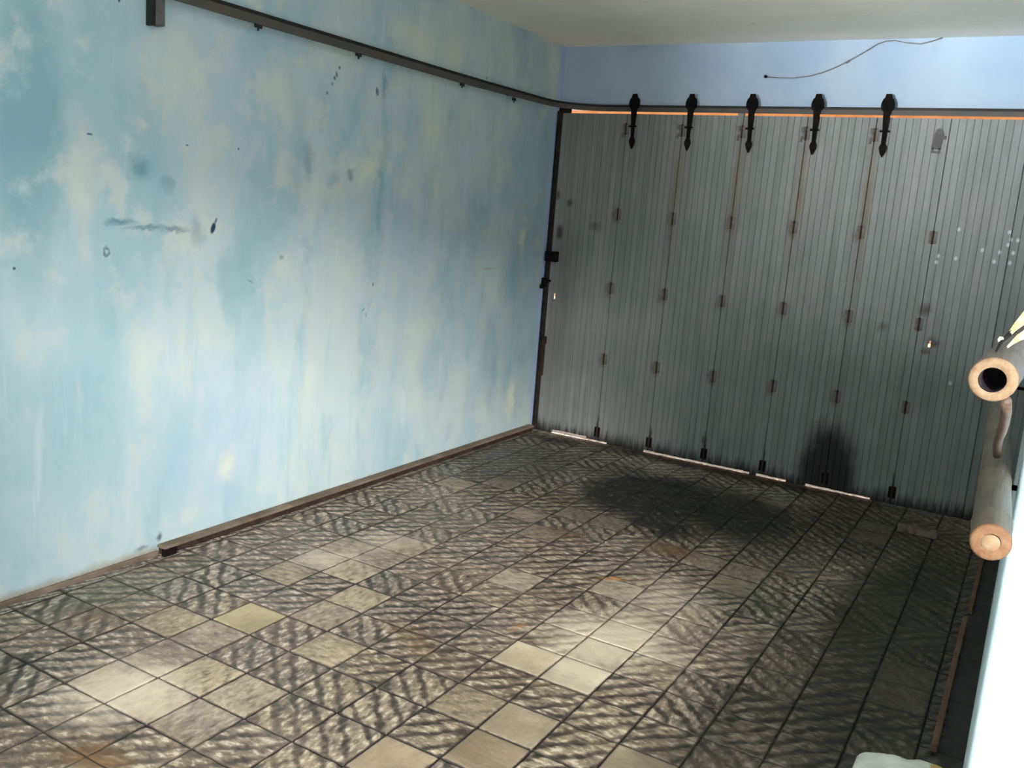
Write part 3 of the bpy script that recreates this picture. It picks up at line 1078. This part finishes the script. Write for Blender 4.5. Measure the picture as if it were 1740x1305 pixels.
def ribbon(bm, pts, widths, side):
    pv = None
    side = Vector(side)
    for p, w in zip(pts, widths):
        p = Vector(p)
        cur = [bm.verts.new(p + side * w + Vector((0, 0, random.uniform(-.002, .002)))),
               bm.verts.new(p + Vector((0, 0, random.uniform(0, .003)))),
               bm.verts.new(p - side * w + Vector((0, 0, random.uniform(-.002, .002))))]
        if pv:
            bm.faces.new((pv[0], pv[1], cur[1], cur[0]))
            bm.faces.new((pv[1], pv[2], cur[2], cur[1]))
        pv = cur


bm = bmesh.new()
SD = (-0.62, 0.2, 0.72)
ribbon(bm, [(3.1435, -4.428, 1.470), (3.148, -4.422, 1.478), (3.154, -4.416, 1.487), (3.163, -4.408, 1.502), (3.175, -4.400, 1.520), (3.19, -4.39, 1.532)],
       [.0012, .0035, .0050, .008, .011, .013], SD)
ribbon(bm, [(3.148, -4.432, 1.4575), (3.153, -4.424, 1.463), (3.160, -4.416, 1.471), (3.170, -4.408, 1.480), (3.183, -4.40, 1.486)],
       [.0012, .0030, .0045, .006, .008], SD)
ribbon(bm, [(3.1345, -4.440, 1.4655), (3.1375, -4.436, 1.4685), (3.141, -4.432, 1.4695)], [.001, .0028, .0012], SD)
tw = tag(obj('torn_plastic', bm, M_TORN), 'torn white and yellow plastic scrap caught on top of the hollow bamboo pole', 'plastic scrap')
md = tw.modifiers.new('thick', 'SOLIDIFY')
md.thickness = 0.0012
tw.location.z = 0.001
bm = bmesh.new()
ribbon(bm, [(3.1345, -4.440, 1.4500), (3.1365, -4.436, 1.4585), (3.140, -4.431, 1.4665), (3.145, -4.426, 1.4735), (3.151, -4.420, 1.479), (3.156, -4.415, 1.482)],
       [.0010, .0022, .0026, .0034, .0030, .0012], SD)
tb = obj('black_strip', bm, M_TORNB, tw)
md = tb.modifiers.new('thick', 'SOLIDIFY')
md.thickness = 0.0012

# ------------------------------------------------------------------ small things on the floor
bm = box(-0.10, 0.10, -0.035, 0.035, 0.0, 0.042, bev=0.006)
bmesh.ops.subdivide_edges(bm, edges=bm.edges[:], cuts=2, use_grid_fill=True)
for v in bm.verts:
    k = mn.noise(v.co * 22 + Vector((3, 1, 0)))
    v.co.x *= 1 + 0.10 * k
    v.co.y *= 1 + 0.16 * k
    if v.co.z > 0.02:
        v.co.z -= 0.012 * max(0, math.sin(v.co.x * 24 + 0.6)) + 0.004 * k
o = tag(obj('wood_offcut', bm, M_WOOD), 'small dirty brown wood offcut lying on the dark floor near the door foot', 'wood block')
o.location = (2.775, -0.55, 0.0)
o.rotation_euler = (0, 0, 0.05)

# crumpled sack at the bottom edge of the view
N = 34
vs, fs = [], []
for j in range(N + 1):
    for i in range(N + 1):
        u, v = i / N * 2 - 1, j / N * 2 - 1
        x, y = 3.050 + 0.145 * u, -3.41 + 0.31 * v
        e = max(0.0, 1 - abs(u) ** 5) ** 0.5 * max(0.0, 1 - abs(v) ** 3.0) ** 0.55
        k = mn.noise(Vector((x * 9, y * 9, 2.0))) * 0.5 + mn.noise(Vector((x * 24, y * 24, 5.0))) * 0.25
        ridge = 1 - abs(mn.noise(Vector((x * 13 + 4, y * 7, 8.0))))
        z = 0.004 + e * (0.105 + 0.035 * k + 0.022 * ridge + 0.026 * u)
        vs.append((x, y, z))
for j in range(N):
    for i in range(N):
        c = j * (N + 1) + i
        fs.append((c, c + 1, c + N + 2, c + N + 1))
me = bpy.data.meshes.new('plastic_sack')
me.from_pydata(vs, [], fs)
for pl in me.polygons:
    pl.use_smooth = True
o = tag(link('plastic_sack', me, M_SACK), 'crumpled whitish woven sack with a yellow stripe on the floor by the right wall', 'sack')
md = o.modifiers.new('thick', 'SOLIDIFY')
md.thickness = 0.004

# ------------------------------------------------------------------ the street outside, seen through the gaps
struct(obj('ground', box(-20, 20, 0.12, 18, -0.20, -0.010), M_GROUND))
struct(obj('wall_street', box(-20, 20, 14.0, 14.3, -0.05, 7.0), M_OCHRE))
struct(obj('ground_yard', box(-6, 16, -18, -7.0, -0.20, -0.03), M_FASCIA))
